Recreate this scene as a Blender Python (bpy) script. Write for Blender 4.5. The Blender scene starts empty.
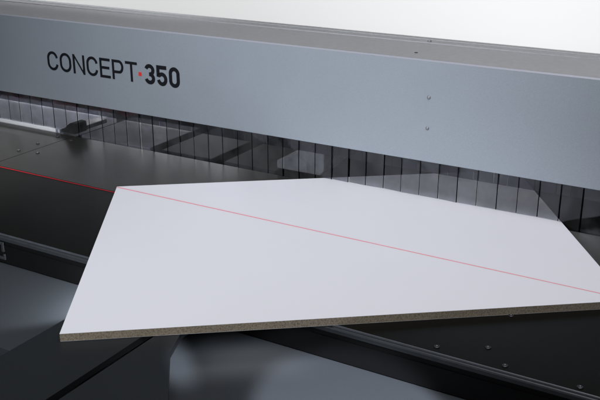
import bpy, bmesh, math, random
from mathutils import Vector, Matrix
random.seed(7)
S = bpy.context.scene
C = S.collection
R = math.radians

# ------------------------------------------------------------------ camera
cam_d = bpy.data.cameras.new('camera')
cam = bpy.data.objects.new('camera', cam_d); C.objects.link(cam)
cam_d.sensor_fit = 'HORIZONTAL'; cam_d.sensor_width = 36.0
cam_d.lens = 36.0 * 891.0 / 600.0
cam_d.clip_start = 0.02; cam_d.clip_end = 200
cam.location = (0, 0, 0.89)
cam.rotation_euler = (R(90 - 20.318), 0, R(30.3235))
S.camera = cam

# ------------------------------------------------------------------ world, lamps, exposure
W = bpy.data.worlds.new('World'); S.world = W; W.use_nodes = True
W.node_tree.nodes['Background'].inputs['Color'].default_value = (0.80, 0.86, 1.0, 1)
W.node_tree.nodes['Background'].inputs['Strength'].default_value = 0.025

def area(name, loc, target, sx, sy, power, col=(1, 1, 1), spread=180):
    d = bpy.data.lights.new(name, 'AREA'); d.shape = 'RECTANGLE'
    d.size = sx; d.size_y = sy; d.energy = power; d.color = col; d.spread = R(spread)
    o = bpy.data.objects.new(name, d); C.objects.link(o)
    o.location = loc
    o.rotation_euler = (Vector(target) - Vector(loc)).to_track_quat('-Z', 'Y').to_euler()
    return o

def spot(name, loc, target, power, size, blend, col=(1, 1, 1), rad=0.02):
    d = bpy.data.lights.new(name, 'SPOT'); d.energy = power; d.spot_size = R(size)
    d.spot_blend = blend; d.color = col; d.shadow_soft_size = rad
    o = bpy.data.objects.new(name, d); C.objects.link(o)
    o.location = loc
    o.rotation_euler = (Vector(target) - Vector(loc)).to_track_quat('-Z', 'Y').to_euler()
    return o

area('ceiling_lamp', (-0.25, 1.25, 3.0), (-0.5, 1.5, 0), 2.4, 1.2, 73, (0.97, 0.97, 1.0))
area('front_fill', (-1.9, -1.6, 1.5), (-1.5, 2.2, 0.28), 1.0, 0.8, 9, (0.90, 0.95, 1.0), 46)  # unseen fill added in front to lift the beam face
area('wall_fill', (-6.2, 3.2, 6.0), (-6.2, 5.4, 0.0), 13.0, 0.6, 205, (1, 1, 1), 40)  # unseen light added to whiten the wall behind the beam
area('rear_fill', (-3.0, 3.0, 1.9), (-3.0, 2.86, 0.0), 2.3, 0.5, 14, (0.96, 0.97, 1.0), 26)  # added fill, out of view, for the rest plates behind the beam
area('low_back_fill', (-2.95, 2.78, 0.14), (-2.95, 2.30, 0.0), 2.1, 0.08, 2.6, (0.96, 0.97, 1.0), 150)  # hidden backlight added to brighten the rests close to the curtain
spot('ledge_patch_fill', (-1.31, 1.42, -0.012), (-1.47, 1.375, -0.084), 10.0, 80, 0.4, (0.9, 0.94, 1.0))  # hidden spot added under the board for the left bright ledge patch
u_ = area('under_board_fill', (-0.955, 1.385, -0.004), (-0.955, 1.385, -0.084), 0.36, 0.06, 0.16, (0.95, 0.97, 1.0), 110)  # hidden fill added under the board to soften its shadow on the ledge
u_.rotation_euler = (0, 0, R(37.4))
spot('ledge_patch_fill', (0.26, 0.31, 0.68), (-1.065, 1.285, -0.084), 800.0, 3.4, 0.9, (0.88, 0.92, 1.0))  # unseen spot added for the small bright patch beside the tapering arm
spot('ledge_patch_fill', (0.30, 0.40, 1.00), (-0.60, 1.25, -0.084), 560.0, 13.5, 0.22, (0.88, 0.9, 1.0))  # unseen spot added to form the bright ledge patch at right
spot('table_fill', (-2.6, 1.6, 2.5), (-2.5, 1.62, 0.0), 560.0, 31, 1.0, (1.0, 0.97, 0.90))  # unseen spot added to lift the tone of the rear left table

S.view_settings.view_transform = 'Standard'
S.view_settings.look = 'None'
S.view_settings.exposure = 0
S.view_settings.gamma = 1

# ------------------------------------------------------------------ helpers
def mat(name, col, rough=0.5, metal=0.0, spec=0.5, noise=None, bump=None, emit=None):
    """noise=(scale, amount, detail) varies the colour; bump=(scale, strength, distance)"""
    m = bpy.data.materials.new(name); m.use_nodes = True
    nt = m.node_tree; b = nt.nodes['Principled BSDF']
    b.inputs['Base Color'].default_value = (*col, 1)
    b.inputs['Roughness'].default_value = rough
    b.inputs['Metallic'].default_value = metal
    b.inputs['Specular IOR Level'].default_value = spec
    tc = nt.nodes.new('ShaderNodeTexCoord')
    if noise:
        n = nt.nodes.new('ShaderNodeTexNoise'); n.inputs['Scale'].default_value = noise[0]
        n.inputs['Detail'].default_value = noise[2]
        nt.links.new(tc.outputs['Object'], n.inputs['Vector'])
        mx = nt.nodes.new('ShaderNodeMix'); mx.data_type = 'RGBA'
        mx.inputs['A'].default_value = (*[c * (1 - noise[1]) for c in col], 1)
        mx.inputs['B'].default_value = (*[min(1, c * (1 + noise[1])) for c in col], 1)
        nt.links.new(n.outputs['Fac'], mx.inputs['Factor'])
        nt.links.new(mx.outputs['Result'], b.inputs['Base Color'])
        r2 = nt.nodes.new('ShaderNodeMapRange')
        r2.inputs['To Min'].default_value = max(0, rough - 0.06); r2.inputs['To Max'].default_value = min(1, rough + 0.06)
        n2 = nt.nodes.new('ShaderNodeTexNoise'); n2.inputs['Scale'].default_value = 6; n2.inputs['Detail'].default_value = 6
        nt.links.new(tc.outputs['Object'], n2.inputs['Vector'])
        nt.links.new(n2.outputs['Fac'], r2.inputs['Value'])
        nt.links.new(r2.outputs['Result'], b.inputs['Roughness'])
    if bump:
        n = nt.nodes.new('ShaderNodeTexNoise'); n.inputs['Scale'].default_value = bump[0]; n.inputs['Detail'].default_value = 3
        nt.links.new(tc.outputs['Object'], n.inputs['Vector'])
        bp = nt.nodes.new('ShaderNodeBump'); bp.inputs['Strength'].default_value = bump[1]; bp.inputs['Distance'].default_value = bump[2]
        nt.links.new(n.outputs['Fac'], bp.inputs['Height'])
        nt.links.new(bp.outputs['Normal'], b.inputs['Normal'])
    if emit:
        b.inputs['Emission Color'].default_value = (*emit[0], 1); b.inputs['Emission Strength'].default_value = emit[1]
    return m

def link(name, bm, m, parent=None, smooth=False):
    me = bpy.data.meshes.new(name); bm.normal_update(); bm.to_mesh(me); bm.free()
    for mm in (m if isinstance(m, (list, tuple)) else [m]): me.materials.append(mm)
    if smooth:
        for p in me.polygons: p.use_smooth = True
    o = bpy.data.objects.new(name, me); C.objects.link(o)
    if parent: o.parent = parent
    return o

def box(bm, a, b, bev=0.0):
    x0, y0, z0 = a; x1, y1, z1 = b
    t = bmesh.new()
    vs = [t.verts.new(v) for v in ((x0,y0,z0),(x1,y0,z0),(x1,y1,z0),(x0,y1,z0),(x0,y0,z1),(x1,y0,z1),(x1,y1,z1),(x0,y1,z1))]
    for f in ((3,2,1,0),(4,5,6,7),(0,1,5,4),(1,2,6,5),(2,3,7,6),(3,0,4,7)): t.faces.new([vs[i] for i in f])
    if bev: bmesh.ops.bevel(t, geom=list(t.edges), offset=bev, segments=2, affect='EDGES', profile=0.6)
    merge(bm, t)

def merge(bm, t):
    me = bpy.data.meshes.new('tmp'); t.to_mesh(me); t.free(); bm.from_mesh(me); bpy.data.meshes.remove(me)

def prism(bm, poly, z0, z1, bev=0.0, axis='z'):
    """poly: counter-clockwise list of 2-D points, extruded along an axis"""
    t = bmesh.new()
    P = {'z': lambda u, v, w: (u, v, w), 'y': lambda u, v, w: (u, w, v), 'x': lambda u, v, w: (w, u, v)}[axis]
    lo = [t.verts.new(P(*p, z0)) for p in poly]; hi = [t.verts.new(P(*p, z1)) for p in poly]
    t.faces.new(list(reversed(lo))); t.faces.new(hi)
    for i in range(len(poly)):
        j = (i + 1) % len(poly); t.faces.new((lo[i], lo[j], hi[j], hi[i]))
    bmesh.ops.recalc_face_normals(t, faces=t.faces)
    if bev: bmesh.ops.bevel(t, geom=list(t.edges), offset=bev, segments=2, affect='EDGES', profile=0.6)
    merge(bm, t)

def lathe(bm, prof, loc, axis='z', n=20):
    """prof: (radius, height) from the bottom rim to the top centre"""
    t = bmesh.new(); rings = []
    for r, h in prof:
        rings.append([t.verts.new((r*math.cos(2*math.pi*k/n), r*math.sin(2*math.pi*k/n), h)) for k in range(n)])
    for a, b in zip(rings, rings[1:]):
        for k in range(n): t.faces.new((a[k], a[(k+1)%n], b[(k+1)%n], b[k]))
    t.faces.new(rings[-1]); t.faces.new(list(reversed(rings[0])))
    if axis == '-y': bmesh.ops.rotate(t, verts=t.verts, cent=(0,0,0), matrix=Matrix.Rotation(R(90), 3, 'X'))
    bmesh.ops.translate(t, verts=t.verts, vec=loc)
    merge(bm, t)

def empty(name, loc, label, cat, group=None):
    o = bpy.data.objects.new(name, None); C.objects.link(o); o.location = loc
    o['label'] = label; o['category'] = cat
    if group: o['group'] = group
    return o

def tag(o, label, cat, group=None):
    o['label'] = label; o['category'] = cat
    if group: o['group'] = group
    return o

def struct(name, bm, m):
    o = link(name, bm, m); o['kind'] = 'structure'; return o

# ------------------------------------------------------------------ materials
M_wall = mat('white_wall', (0.86, 0.86, 0.86), 0.9, spec=0.1, noise=(3, 0.01, 3))
M_floor = mat('dark_floor', (0.03, 0.032, 0.036), 0.6, noise=(5, 0.2, 6))
M_paint = mat('grey_blue_paint', (0.325, 0.36, 0.405), 0.42, metal=0.35, spec=0.5, noise=(430, 0.15, 3), bump=(420, 0.16, 0.0008))
M_alu = mat('brushed_aluminium', (0.46, 0.465, 0.48), 0.5, metal=0.55, noise=(60, 0.12, 6))
M_edge = mat('bright_edge', (0.33, 0.335, 0.38), 0.5, metal=0.2)
M_table = mat('table_coating', (0.0060, 0.0059, 0.0051), 0.34, spec=0.05, noise=(260, 0.22, 4), bump=(420, 0.05, 0.0003))
M_table_rear = mat('rear_table_coating', (0.016, 0.0158, 0.0137), 0.36, spec=0.3, noise=(240, 0.22, 4), bump=(420, 0.05, 0.0003))  # paler coating than on the front plate
M_arm = mat('arm_laminate', (0.0145, 0.0165, 0.0188), 0.38, spec=0.35, noise=(300, 0.2, 4), bump=(500, 0.08, 0.0004))
M_black = mat('black_steel', (0.003, 0.003, 0.0035), 0.6, spec=0.12)
M_trim = mat('dull_aluminium_trim', (0.028, 0.031, 0.035), 0.5, metal=0.2, spec=0.3, noise=(80, 0.25, 5))
M_lip = mat('worn_lip', (0.05, 0.055, 0.063), 0.5, metal=0.1, spec=0.3, noise=(35, 0.45, 6))
M_shelf = mat('grey_blue_sheet', (0.036, 0.0405, 0.046), 0.5, metal=0.1, spec=0.3, noise=(400, 0.12, 4), bump=(500, 0.06, 0.0004))
M_white = mat('white_melamine', (0.735, 0.73, 0.77), 0.42, spec=0.35, noise=(4, 0.01, 2))
M_bolt = mat('screw_steel', (0.26, 0.27, 0.29), 0.5, metal=0.5)
M_dark_bolt = mat('dark_screw', (0.05, 0.05, 0.055), 0.35, metal=0.6)
M_ink = mat('black_lettering', (0.004, 0.005, 0.008), 0.6, spec=0.2)
M_red = mat('red_lettering', (0.62, 0.03, 0.02), 0.45)
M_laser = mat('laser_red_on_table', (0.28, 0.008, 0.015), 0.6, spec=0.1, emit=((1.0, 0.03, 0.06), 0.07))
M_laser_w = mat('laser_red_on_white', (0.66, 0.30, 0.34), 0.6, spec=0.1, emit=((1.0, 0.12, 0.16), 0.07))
M_void = mat('matt_black_void', (0.004, 0.004, 0.0045), 1.0, spec=0.0)
M_rail = mat('pale_rail', (0.85, 0.86, 0.89), 0.5, spec=0.4, noise=(50, 0.05, 4))
M_grip = mat('worn_cast_metal', (0.25, 0.25, 0.25), 0.6, noise=(24, 0.7, 6), bump=(60, 0.5, 0.003))
M_rear = mat('rear_rest_coating', (0.030, 0.032, 0.033), 0.6, spec=0.12, noise=(80, 0.2, 5))

def chipboard_mat():
    m = bpy.data.materials.new('chipboard'); m.use_nodes = True
    nt = m.node_tree; b = nt.nodes['Principled BSDF']; b.inputs['Roughness'].default_value = 0.85
    tc = nt.nodes.new('ShaderNodeTexCoord')
    v = nt.nodes.new('ShaderNodeTexVoronoi'); v.inputs['Scale'].default_value = 800
    mp = nt.nodes.new('ShaderNodeMapping'); mp.inputs['Scale'].default_value = (1, 1, 2.4)
    nt.links.new(tc.outputs['Object'], mp.inputs['Vector']); nt.links.new(mp.outputs['Vector'], v.inputs['Vector'])
    n = nt.nodes.new('ShaderNodeTexNoise'); n.inputs['Scale'].default_value = 330; n.inputs['Detail'].default_value = 6
    nt.links.new(tc.outputs['Object'], n.inputs['Vector'])
    mx = nt.nodes.new('ShaderNodeMix'); mx.data_type = 'RGBA'; mx.blend_type = 'MULTIPLY'; mx.inputs['Factor'].default_value = 0.75
    r1 = nt.nodes.new('ShaderNodeValToRGB')
    r1.color_ramp.elements[0].position = 0.05; r1.color_ramp.elements[0].color = (0.22, 0.185, 0.14, 1)
    r1.color_ramp.elements[1].position = 0.95; r1.color_ramp.elements[1].color = (0.40, 0.345, 0.27, 1)
    nt.links.new(v.outputs['Color'], r1.inputs['Fac'])
    r2 = nt.nodes.new('ShaderNodeValToRGB')
    r2.color_ramp.elements[0].position = 0.36; r2.color_ramp.elements[0].color = (0.40, 0.36, 0.30, 1)
    r2.color_ramp.elements[1].position = 0.55; r2.color_ramp.elements[1].color = (1, 0.97, 0.9, 1)
    nt.links.new(n.outputs['Fac'], r2.inputs['Fac'])
    nt.links.new(r1.outputs['Color'], mx.inputs['A']); nt.links.new(r2.outputs['Color'], mx.inputs['B'])
    nt.links.new(mx.outputs['Result'], b.inputs['Base Color'])
    bp = nt.nodes.new('ShaderNodeBump'); bp.inputs['Strength'].default_value = 0.6; bp.inputs['Distance'].default_value = 0.001
    nt.links.new(v.outputs['Distance'], bp.inputs['Height']); nt.links.new(bp.outputs['Normal'], b.inputs['Normal'])
    return m
M_chip = chipboard_mat()

def plastic(name, tint, clear, haze=(0.30, 0.31, 0.36)):
    """clear plastic sheet: tinted see-through + a little haze + gloss"""
    m = bpy.data.materials.new(name); m.use_nodes = True
    nt = m.node_tree; nt.nodes.clear()
    out = nt.nodes.new('ShaderNodeOutputMaterial')
    tr = nt.nodes.new('ShaderNodeBsdfTransparent'); tr.inputs['Color'].default_value = (*tint, 1)
    df = nt.nodes.new('ShaderNodeBsdfDiffuse'); df.inputs['Color'].default_value = (*haze, 1)
    gl = nt.nodes.new('ShaderNodeBsdfGlossy'); gl.inputs['Roughness'].default_value = 0.07
    gl.inputs['Color'].default_value = (0.9, 0.92, 1, 1)
    m1 = nt.nodes.new('ShaderNodeMixShader'); m2 = nt.nodes.new('ShaderNodeMixShader')
    tc = nt.nodes.new('ShaderNodeTexCoord'); n = nt.nodes.new('ShaderNodeTexNoise')
    n.inputs['Scale'].default_value = 14; n.inputs['Detail'].default_value = 5
    nt.links.new(tc.outputs['Object'], n.inputs['Vector'])
    mr = nt.nodes.new('ShaderNodeMapRange')
    mr.inputs['From Min'].default_value = 0.3; mr.inputs['From Max'].default_value = 0.7
    mr.inputs['To Min'].default_value = max(0, 1 - clear - 0.09); mr.inputs['To Max'].default_value = 1 - clear + 0.11  # uneven haze, standing in for broken reflections in the strips
    nt.links.new(n.outputs['Fac'], mr.inputs['Value']); nt.links.new(mr.outputs['Result'], m1.inputs['Fac'])
    nt.links.new(tr.outputs[0], m1.inputs[1]); nt.links.new(df.outputs[0], m1.inputs[2])
    fr = nt.nodes.new('ShaderNodeFresnel'); fr.inputs['IOR'].default_value = 1.5
    ml = nt.nodes.new('ShaderNodeMath'); ml.operation = 'MULTIPLY'; ml.inputs[1].default_value = 0.40
    nt.links.new(fr.outputs[0], ml.inputs[0]); nt.links.new(ml.outputs[0], m2.inputs['Fac'])
    bp = nt.nodes.new('ShaderNodeBump'); bp.inputs['Strength'].default_value = 0.6; bp.inputs['Distance'].default_value = 0.006
    nb = nt.nodes.new('ShaderNodeTexNoise'); nb.inputs['Scale'].default_value = 13; nb.inputs['Detail'].default_value = 1
    nt.links.new(tc.outputs['Object'], nb.inputs['Vector']); nt.links.new(nb.outputs['Fac'], bp.inputs['Height'])
    nt.links.new(bp.outputs['Normal'], gl.inputs['Normal'])
    nt.links.new(m1.outputs[0], m2.inputs[1]); nt.links.new(gl.outputs[0], m2.inputs[2])
    nt.links.new(m2.outputs[0], out.inputs['Surface'])
    return m
M_strip = plastic('clear_strip_plastic', (0.875, 0.88, 0.905), 0.92, (0.12, 0.12, 0.12))
M_cut = mat('strip_cut_edge', (0.006, 0.006, 0.008), 0.9, spec=0.02)
M_rear_pale = mat('pale_rear_rest_paint', (0.70, 0.71, 0.76), 0.8, spec=0.1, noise=(8, 0.12, 5))
M_rear_mid = mat('grey_rear_rest_paint', (0.32, 0.31, 0.32), 0.8, spec=0.1, noise=(11, 0.6, 6))
M_band = plastic('smoked_band_plastic', (0.40, 0.40, 0.43), 0.93, (0.10, 0.10, 0.12))

# ------------------------------------------------------------------ setting
bm = bmesh.new(); box(bm, (-16, -4, -1.0), (10, 5.4, -0.9)); struct('floor', bm, M_floor)
bm = bmesh.new(); box(bm, (-16, 5.4, -1.0), (10, 5.6, 1.45)); struct('white_wall', bm, M_wall)

XL, XR = -4.2, 1.6           # extent of the machine along the saw line

# ------------------------------------------------------------------ saw table
T = empty('saw_table', (0, 1.46, -0.9), 'matt black saw table with screw heads and pale front trim under the board', 'saw table')
def tp(name, bm, m, smooth=False):
    o = link(name, bm, m, T, smooth); o.location = (0, -1.46, 0.9); return o
YF, YS, YB, ZT = 1.466, 1.8585, 2.2325, 0.0
bm = bmesh.new(); box(bm, (XL, YF + 0.001, -0.03), (XR, YS - 0.0022, ZT)); tp('front_plate', bm, M_table)
bm = bmesh.new(); box(bm, (XL, YS + 0.0022, -0.03), (-2.2415, YB, ZT)); tp('rear_plate', bm, M_table_rear)
bm = bmesh.new(); box(bm, (-2.2385, YS + 0.0022, -0.03), (XR, YB, ZT)); tp('rear_plate', bm, M_table_rear)
bm = bmesh.new(); prism(bm, [(YF, -0.018), (YF, -0.0012), (YF - 0.0015, -0.0005), (YF - 0.003, -0.0015), (YF - 0.0034, -0.004), (YF - 0.007, -0.006), (YF - 0.008, -0.009), (YF - 0.008, -0.017), (YF - 0.006, -0.018)], XL, XR, axis='x')
tp('edge_trim', bm, M_trim)
bm = bmesh.new(); prism(bm, [(YF - 0.0012, -0.0002), (YF - 0.0030, -0.0012), (YF - 0.0036, -0.0032), (YF - 0.0046, -0.0032), (YF - 0.0040, -0.0004), (YF - 0.0018, 0.0008)], XL, XR, axis='x')
tp('edge_lip', bm, M_lip)
bm = bmesh.new()
box(bm, (XL, YF - 0.004, -0.0835), (XR, YF + 0.03, -0.0315)); box(bm, (XL, YF - 0.002, -0.0315), (XR, YF + 0.01, -0.0182))
tp('front_apron', bm, M_black)
bm = bmesh.new(); box(bm, (XL, YF + 0.10, -0.88), (XR, YB - 0.05, -0.032)); tp('body', bm, M_black)
bm = bmesh.new(); box(bm, (XL, YB + 0.004, -0.88), (XR, 3.2, -0.0415)); tp('rear_dark_block', bm, M_void)  # black block added so the gaps behind the curtain stay dark
# extrusion end on the apron at the left
bm = bmesh.new()
for a, b in (((-1.800, -0.070), (-1.790, -0.022)), ((-1.790, -0.030), (-1.752, -0.022)), ((-1.760, -0.050), (-1.752, -0.030)),
             ((-1.790, -0.050), (-1.772, -0.044)), ((-1.790, -0.072), (-1.750, -0.064)), ((-1.757, -0.064), (-1.750, -0.056))):
    box(bm, (a[0], YF - 0.0085, a[1]), (b[0], YF - 0.0042, b[1]), 0.0012)
tp('mounting_bracket', bm, M_trim)
prof = [(0.0062, 0.0), (0.0060, 0.0012), (0.0048, 0.0020), (0.0030, 0.0020), (0.0028, 0.0010), (0.0005, 0.0010)]
sb = bmesh.new(); lathe(sb, prof, (0, 0, 0)); s0 = tp('screw', sb, M_dark_bolt, True)
spots = [(-2.279,2.011),(-2.285,2.104),(-2.285,2.198),(-2.204,2.024),(-2.210,2.186),(-2.30,1.90),
         (-0.553,1.485),(-0.464,1.533),(-0.413,1.483),(-0.27,1.479),(-0.467,1.688),(-0.13,1.482)]
for i, (x, y) in enumerate(spots):
    o = s0 if i == 0 else s0.copy()
    if i: C.objects.link(o); o.parent = T
    o.location = (x, y - 1.46, 0.9 + 0.0002)
bm = bmesh.new(); box(bm, (XL, 2.236, 0.0004), (-2.312, 2.252, 0.014), 0.002); tp('end_rail', bm, M_rail)

for o_ in T.children:
    if o_.name.startswith('front_apron'): o_['label'] = 'black apron strip below the pale trim'

# ------------------------------------------------------------------ front cabinet below the table
ZC, YC0 = -0.084, 1.145
bm = bmesh.new()
box(bm, (XL, YC0, ZC - 0.03), (XR, YF - 0.0045, ZC), 0.0015)
cab = link('front_cabinet', bm, M_shelf)
tag(cab, 'dark grey sheet metal ledge below the saw table apron', 'machine cabinet')
bm = bmesh.new(); box(bm, (XL, YC0 + 0.03, -0.898), (XR, YF + 0.05, ZC - 0.0305)); link('plinth', bm, M_black, cab)

# ------------------------------------------------------------------ support arms in front
ZA = -0.001
def arm(name, poly, label):
    t = empty(name, (poly[0][0], poly[0][1], -0.9), label, 'support arm', 'support arms in front of the saw table')
    off = (-poly[0][0], -poly[0][1], 0.9)
    bm = bmesh.new(); prism(bm, poly, ZA - 0.014, ZA, 0.001); o = link('arm_top', bm, M_arm, t); o.location = off
    return t, off
a1, off = arm('support_arm', [(-1.278, -0.30), (-1.088, -0.30), (-1.088, 1.455), (-1.278, 1.455)],
              'wide matt dark support arm under the front corner of the white board')
bm = bmesh.new(); box(bm, (-1.20, 0.0, -0.9), (-1.15, 0.06, ZA - 0.0145)); o = link('leg', bm, M_black, a1); o.location = off
a2, off = arm('support_arm', [(-1.068, -0.30), (-0.70, -0.30), (-0.70, 0.79), (-0.897, 1.065), (-0.999, 1.201), (-1.028, 1.274), (-1.035, 1.455), (-1.068, 1.455)],
              'tapering dark support arm right of the narrow black gap')
bm = bmesh.new(); box(bm, (-1.00, 0.0, -0.9), (-0.95, 0.06, ZA - 0.0145)); o = link('leg', bm, M_black, a2); o.location = off

# ------------------------------------------------------------------ white board
TB = 0.018
A = Vector((-1.215, 1.122)); B = Vector((-1.711, 1.860)); u = Vector((0.903, 0.691)).normalized()
ub = Vector((0.478, 0.368)).normalized(); E0 = Vector((-0.4985, 2.222)); rv = Vector((-0.346, 0.535)).normalized()
def isect(p, d, q, e):
    den = d.x*e.y - d.y*e.x; t = ((q.x-p.x)*e.y - (q.y-p.y)*e.x) / den; return p + d*t
D1 = isect(A, u, E0, rv); D2 = isect(B, ub, E0, rv)
quad = [A, D1, D2, B]
board = empty('coated_board', (A.x, A.y, 0), 'white coated chipboard panel lying askew on the saw table', 'board')
boff = (-A.x, -A.y, 0)
bm = bmesh.new(); prism(bm, [(p.x, p.y) for p in quad], 0.0007, TB - 0.0007); link('chipboard_core', bm, M_chip, board).location = boff
bm = bmesh.new(); prism(bm, [(p.x, p.y) for p in quad], TB - 0.0007, TB, 0.0003); link('top_face', bm, M_white, board).location = boff
bm = bmesh.new(); prism(bm, [(p.x, p.y) for p in quad], 0.0003, 0.0007); link('bottom_face', bm, M_white, board).location = boff

# ------------------------------------------------------------------ laser line
YL = 1.8585  # projected laser light modelled as thin red strips that glow slightly
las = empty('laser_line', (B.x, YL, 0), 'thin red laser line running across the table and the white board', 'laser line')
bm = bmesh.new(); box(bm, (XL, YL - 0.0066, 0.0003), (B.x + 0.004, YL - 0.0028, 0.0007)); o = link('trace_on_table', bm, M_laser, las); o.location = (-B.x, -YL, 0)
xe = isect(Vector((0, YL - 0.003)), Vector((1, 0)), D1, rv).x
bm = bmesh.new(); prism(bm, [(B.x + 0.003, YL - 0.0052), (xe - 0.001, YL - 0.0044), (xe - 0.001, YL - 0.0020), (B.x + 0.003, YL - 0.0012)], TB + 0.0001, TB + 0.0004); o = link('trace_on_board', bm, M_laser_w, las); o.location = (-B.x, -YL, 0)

M_halo = bpy.data.materials.new('laser_glow_tint'); M_halo.use_nodes = True  # pink see-through sheet: laser glow put into colour over the board
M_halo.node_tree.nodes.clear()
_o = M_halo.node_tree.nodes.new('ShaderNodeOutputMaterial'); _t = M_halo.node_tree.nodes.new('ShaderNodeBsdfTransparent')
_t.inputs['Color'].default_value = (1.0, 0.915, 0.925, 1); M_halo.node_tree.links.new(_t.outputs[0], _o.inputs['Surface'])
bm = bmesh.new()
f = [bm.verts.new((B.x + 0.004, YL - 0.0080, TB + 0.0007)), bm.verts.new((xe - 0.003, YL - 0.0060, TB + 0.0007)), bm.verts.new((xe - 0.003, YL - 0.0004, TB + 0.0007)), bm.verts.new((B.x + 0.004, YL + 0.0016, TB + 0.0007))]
bm.faces.new(f); o = link('glow_tint_on_board', bm, M_halo, las); o.location = (-B.x, -YL, 0)

# ------------------------------------------------------------------ pressure beam
YP, ZB0, ZB1 = 2.218, 0.129, 0.413
PB = empty('pressure_beam', (-1.3, YP, ZB0), 'long grey blue pressure beam with black lettering above the strip curtain', 'machine beam')
poff = Vector((1.3, -YP, -ZB0))
def pp(name, bm, m, parent=PB, smooth=False):
    o = link(name, bm, m, parent, smooth)
    if parent is PB: o.location = poff
    return o
bm = bmesh.new()
prism(bm, [(YP, ZB0), (YP + 0.02, ZB0), (YP + 0.02, ZB1 - 0.003), (YP + 0.003, ZB1 - 0.003), (YP, ZB1 - 0.004)], XL, XR, axis='x')
face = pp('front_panel', bm, M_paint)
bm = bmesh.new(); prism(bm, [(YP + 0.0002, ZB1 - 0.0038), (YP + 0.003, ZB1 - 0.0028), (YP + 0.006, ZB1 - 0.0028), (YP + 0.006, ZB1 + 0.0004), (YP + 0.003, ZB1 + 0.0004)], XL, XR, axis='x'); pp('bright_edge', bm, M_edge)
bm = bmesh.new()
box(bm, (XL, YP + 0.0062, ZB1 - 0.02), (XR, 2.37, ZB1))
box(bm, (XL, 2.3725, ZB1 - 0.02), (XR, 2.452, ZB1 - 0.0008))
pp('top_ledge', bm, M_alu)
bm = bmesh.new(); box(bm, (XL, 2.459, ZB1 - 0.02), (XR, 2.500, ZB1 + 0.0004)); box(bm, (XL, 2.502, ZB1 - 0.02), (XR, 2.532, ZB1 + 0.0015)); pp('rear_rail', bm, M_alu)
bm = bmesh.new(); box(bm, (XL, YP + 0.024, ZB0 + 0.004), (XR, 2.525, ZB1 - 0.021)); pp('beam_core', bm, M_black)
rv_prof = [(0.0054, 0.0), (0.0052, 0.001), (0.004, 0.0024), (0.0018, 0.003), (0.0004, 0.0032)]
for z in (0.311, 0.2245):
    bm = bmesh.new(); lathe(bm, rv_prof, (-0.892, YP - 0.0001, z), '-y'); pp('rivet', bm, M_bolt, PB, True)
bm = bmesh.new(); lathe(bm, [(0.006, 0), (0.0057, 0.003), (0.004, 0.0045), (0.001, 0.005)], (-1.002, 2.474, ZB1 + 0.0005)); pp('screw', bm, M_bolt, PB, True)
bm = bmesh.new(); lathe(bm, [(0.005, 0), (0.0048, 0.0012), (0.003, 0.0014), (0.0026, 0.0005), (0.0005, 0.0005)], (-0.968, 2.296, ZB1 + 0.0001)); pp('screw', bm, M_dark_bolt, PB, True)

# lettering: stroked glyphs in the panel's plane (x to the right, z up)
def arc(cx, cz, rx, rz, a0, a1, n=14):
    return [(cx + rx*math.cos(R(a0 + (a1-a0)*k/n)), cz + rz*math.sin(R(a0 + (a1-a0)*k/n))) for k in range(n+1)]
def stroke(bm, pts, w, closed=False, t=0.0008):
    """offset a centre line by half the width on both sides, mitred, and give it thickness"""
    P = [Vector(p) for p in pts]
    P = [q for i, q in enumerate(P) if i == 0 or (q - P[i-1]).length > 1e-5]
    if closed and (P[0] - P[-1]).length < 1e-5: P.pop()
    n = len(P); L = []; Rr = []
    for i in range(n):
        if closed: d0 = (P[i]-P[i-1]).normalized(); d1 = (P[(i+1)%n]-P[i]).normalized()
        else:
            d0 = (P[i]-P[i-1]).normalized() if i else (P[1]-P[0]).normalized()
            d1 = (P[i+1]-P[i]).normalized() if i < n-1 else d0
        n0 = Vector((-d0.y, d0.x)); n1 = Vector((-d1.y, d1.x)); nn = (n0+n1).normalized()
        k = w/2/max(0.35, nn.dot(n0)); L.append(P[i]+nn*k); Rr.append(P[i]-nn*k)
    F = [[bm.verts.new((p.x, YP - t, p.y)) for p in X] for X in (L, Rr)]
    K = [[bm.verts.new((p.x, YP - 0.0001, p.y)) for p in X] for X in (L, Rr)]
    m = n if closed else n-1
    for i in range(m):
        j = (i+1) % n
        bm.faces.new((F[0][i], F[0][j], F[1][j], F[1][i]))
        bm.faces.new((F[0][j], F[0][i], K[0][i], K[0][j])); bm.faces.new((F[1][i], F[1][j], K[1][j], K[1][i]))
    if not closed:
        for i in (0, n-1): bm.faces.new((F[0][i], F[1][i], K[1][i], K[0][i]))
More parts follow.
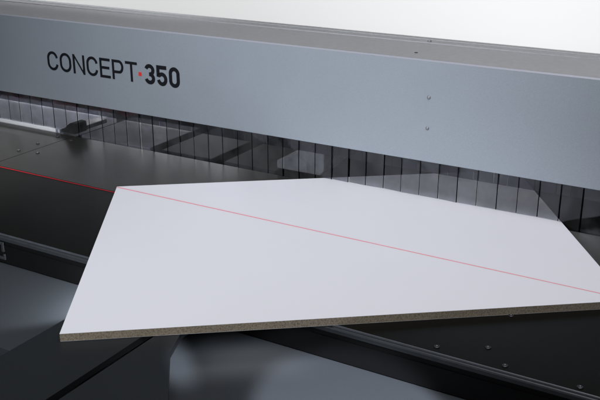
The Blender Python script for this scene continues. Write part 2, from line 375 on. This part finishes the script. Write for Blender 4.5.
def glyph(ch, x, z, w, h, s):
    bm = bmesh.new(); h2 = s/2
    x0, x1, z0, z1 = x+h2, x+w-h2, z+h2, z+h-h2; cx = (x0+x1)/2; r = (x1-x0)/2; rz = r*1.0
    if ch == 'C': stroke(bm, arc(cx, z1-rz, r, rz, 8, 180) + arc(cx, z0+rz, r, rz, 180, 352), s)
    elif ch in 'O0': stroke(bm, arc(cx, z1-rz, r, rz, 0, 180) + arc(cx, z0+rz, r, rz, 180, 360), s, True)
    elif ch == 'N':
        stroke(bm, [(x0, z), (x0, z+h)], s); stroke(bm, [(x1, z), (x1, z+h)], s)
        prism(bm, [(x, z+h), (x1-h2*0.6, z), (x+w, z), (x0+h2*0.6, z+h)], YP - 0.0007, YP - 0.0001, axis='y')
    elif ch == 'E':
        stroke(bm, [(x+w, z1), (x0, z1), (x0, z0), (x+w, z0)], s); stroke(bm, [(x0+h2, z+h*0.52), (x+w*0.92, z+h*0.52)], s)
    elif ch == 'P':
        q = h*0.27; stroke(bm, [(x0, z), (x0, z1), (x1-q*0.8, z1)] + arc(x1-q*0.8, z1-q, q*0.8, q, 90, -90) + [(x0+h2, z1-2*q)], s)
    elif ch == 'T':
        stroke(bm, [(x, z1), (x+w, z1)], s); stroke(bm, [(x+w/2, z), (x+w/2, z1-h2)], s)
    elif ch == '3':
        q1 = (z1-z0)*0.25; q2 = (z1-z0)*0.25; zm = z0+2*q2
        stroke(bm, arc(cx, z1-q1, r*0.94, q1, 165, -90) + [(cx-r*0.15, zm)], s)
        stroke(bm, [(cx-r*0.15, zm)] + arc(cx, zm-q2, r, q2, 90, -168), s, t=0.00095)
    elif ch == '5':
        q = (z1-z0)*0.30
        stroke(bm, [(x+w*0.95, z1), (x0, z1), (x0, z0+2*q-0.004)] + arc(cx, z0+q, r, q, 135, -168), s)
    bmesh.ops.recalc_face_normals(bm, faces=bm.faces)
    o = link('letter', bm, M_ink, face)
    return o
zb = 0.2352; hh = 0.0668
x = -2.3175
for ch, w in zip('CONCEPT', (0.047, 0.049, 0.050, 0.047, 0.043, 0.046, 0.047)):
    w *= 1.07; glyph(ch, x, zb, w, hh, 0.0092); x += w + 0.0086
bm = bmesh.new(); box(bm, (-1.909, YP - 0.0009, 0.2585), (-1.8965, YP - 0.0001, 0.271)); link('letter_dot', bm, M_red, face)
x = -1.884
for ch in '350':
    glyph(ch, x, zb, 0.0430, hh, 0.0126); x += 0.0425 + 0.0078

# ------------------------------------------------------------------ strip curtain
YCU = 2.236
CU = empty('strip_curtain', (-1.3, YCU, ZB0), 'clear plastic strip curtain hanging below the grey blue beam', 'strip curtain')
coff = Vector((1.3, -YCU, -ZB0))
p0, pitch = -2.557, 0.0567
def board_at(x):
    # does the strip stand over the board?
    return -1.222 < x < -0.515
k0 = int((XL + 1.0 - p0) / pitch); k1 = int((XR - 0.6 - p0) / pitch)
for k in range(k0, k1):
    xa = p0 + k*pitch + 0.0012; xb = p0 + (k+1)*pitch - 0.0012
    zb_ = TB + 0.0012 if board_at((xa+xb)/2) else (0.0155 if xb < -2.31 else -0.003)
    yo = random.uniform(-0.0012, 0.0012); tw = random.uniform(-0.0026, 0.0026)
    t = bmesh.new()
    prism(t, [(xa, YCU + yo - tw), (xb - 0.002, YCU + yo + tw), (xb - 0.002, YCU + yo + tw + 0.0015), (xa, YCU + yo - tw + 0.0015)], zb_, ZB0 + 0.003)
    nf = len(t.faces)
    ew = random.choice((0.0010, 0.0015, 0.0024))
    box(t, (xb - 0.0019, YCU + yo + tw - 0.0001, zb_), (xb - 0.0019 + ew, YCU + yo + tw + 0.0017, ZB0 + 0.003))
    t.faces.ensure_lookup_table()
    for f in t.faces[nf:]: f.material_index = 1
    o = link('strip', t, (M_strip, M_cut), CU); o.location = coff
bm = bmesh.new()
for k in range(k0, k1):
    xa = p0 + (k+0.5)*pitch + 0.0008 + (0.012 if k % 3 else -0.006); 
    xb = p0 + (k+1.5)*pitch - 0.0008 + (0.012 if (k+1) % 3 else -0.006)
    box(bm, (xa, YCU + 0.006, 0.090), (xb, YCU + 0.0075, ZB0 + 0.003))
pp_ = link('backing_band', bm, M_band, CU); pp_.location = coff
bm = bmesh.new(); box(bm, (XL, YP + 0.0205, ZB0 - 0.0035), (XR, YP + 0.0236, ZB0 + 0.004)); o = link('clamping_bar', bm, M_black, CU); o.location = (1.3, -YCU, -ZB0)

# ------------------------------------------------------------------ rear rests and grippers behind the curtain
for i, (xa, xb, mt, lab) in enumerate((( -3.6, -2.33, M_rear_pale, 'pale grey rear rest plate seen through the curtain behind the pale end rail'),
                   (-2.24, -1.925, M_rear_mid, 'mid grey rear rest plate seen through the curtain below the bold numerals'),
                   (-1.875, -1.668, M_rear, 'dark rear rest plate seen through the curtain between two black slots'),
                   (-1.616, -1.42, M_rear, 'dark rear rest plate seen through the curtain left of the pale clamp'),
                   ( -0.20, 0.6, M_void, 'dark rear rest plate behind the curtain at the right end'))):
    bm = bmesh.new(); box(bm, (xa, 2.27, -0.04), (xb, 2.56 if mt is not M_rear and mt is not M_void else 3.1, -0.004), 0.003)
    o = link('rear_rest', bm, mt); tag(o, lab, 'rest plate', 'rear rest plates behind the curtain')
    bm = bmesh.new(); box(bm, ((xa+xb)/2 - 0.03, 2.3, -0.0410), ((xa+xb)/2 + 0.03, 2.5, -0.0402)); link('support', bm, M_black, o)

def gripper(x, y, mats, label, s=1.0):
    g = empty('workpiece_clamp', (x, y, 0), label, 'clamp', 'workpiece clamps behind the curtain')
    pts = [(-0.085*s, 0.004), (0.07*s, 0.004), (0.085*s, 0.02*s), (0.085*s, 0.086*s), (0.078*s, 0.095*s), (0.035*s, 0.097*s)]
    pts += [(0.035*s - 0.075*s*k/6, 0.097*s - 0.052*s*(k/6)**1.5) for k in range(1, 7)] + [(-0.085*s, 0.030*s)]
    bm = bmesh.new(); prism(bm, pts, 0.02, 0.02 + 0.12*s, 0.004*s, axis='y'); link('jaw', bm, mats[0], g)
    bm = bmesh.new(); box(bm, (-0.05*s, 0.021 + 0.12*s, 0.005), (0.06*s, 0.14 + 0.26*s*s, 0.045*s), 0.003); link('arm', bm, mats[1], g)
    return g
gripper(-1.335, 2.262, (M_grip, M_bolt), 'pale cast metal clamp behind the curtain at the corner of the board')
gripper(-2.275, 2.225, (M_black, M_dark_bolt), 'small black clamp at the end of the pale rail', 0.45)
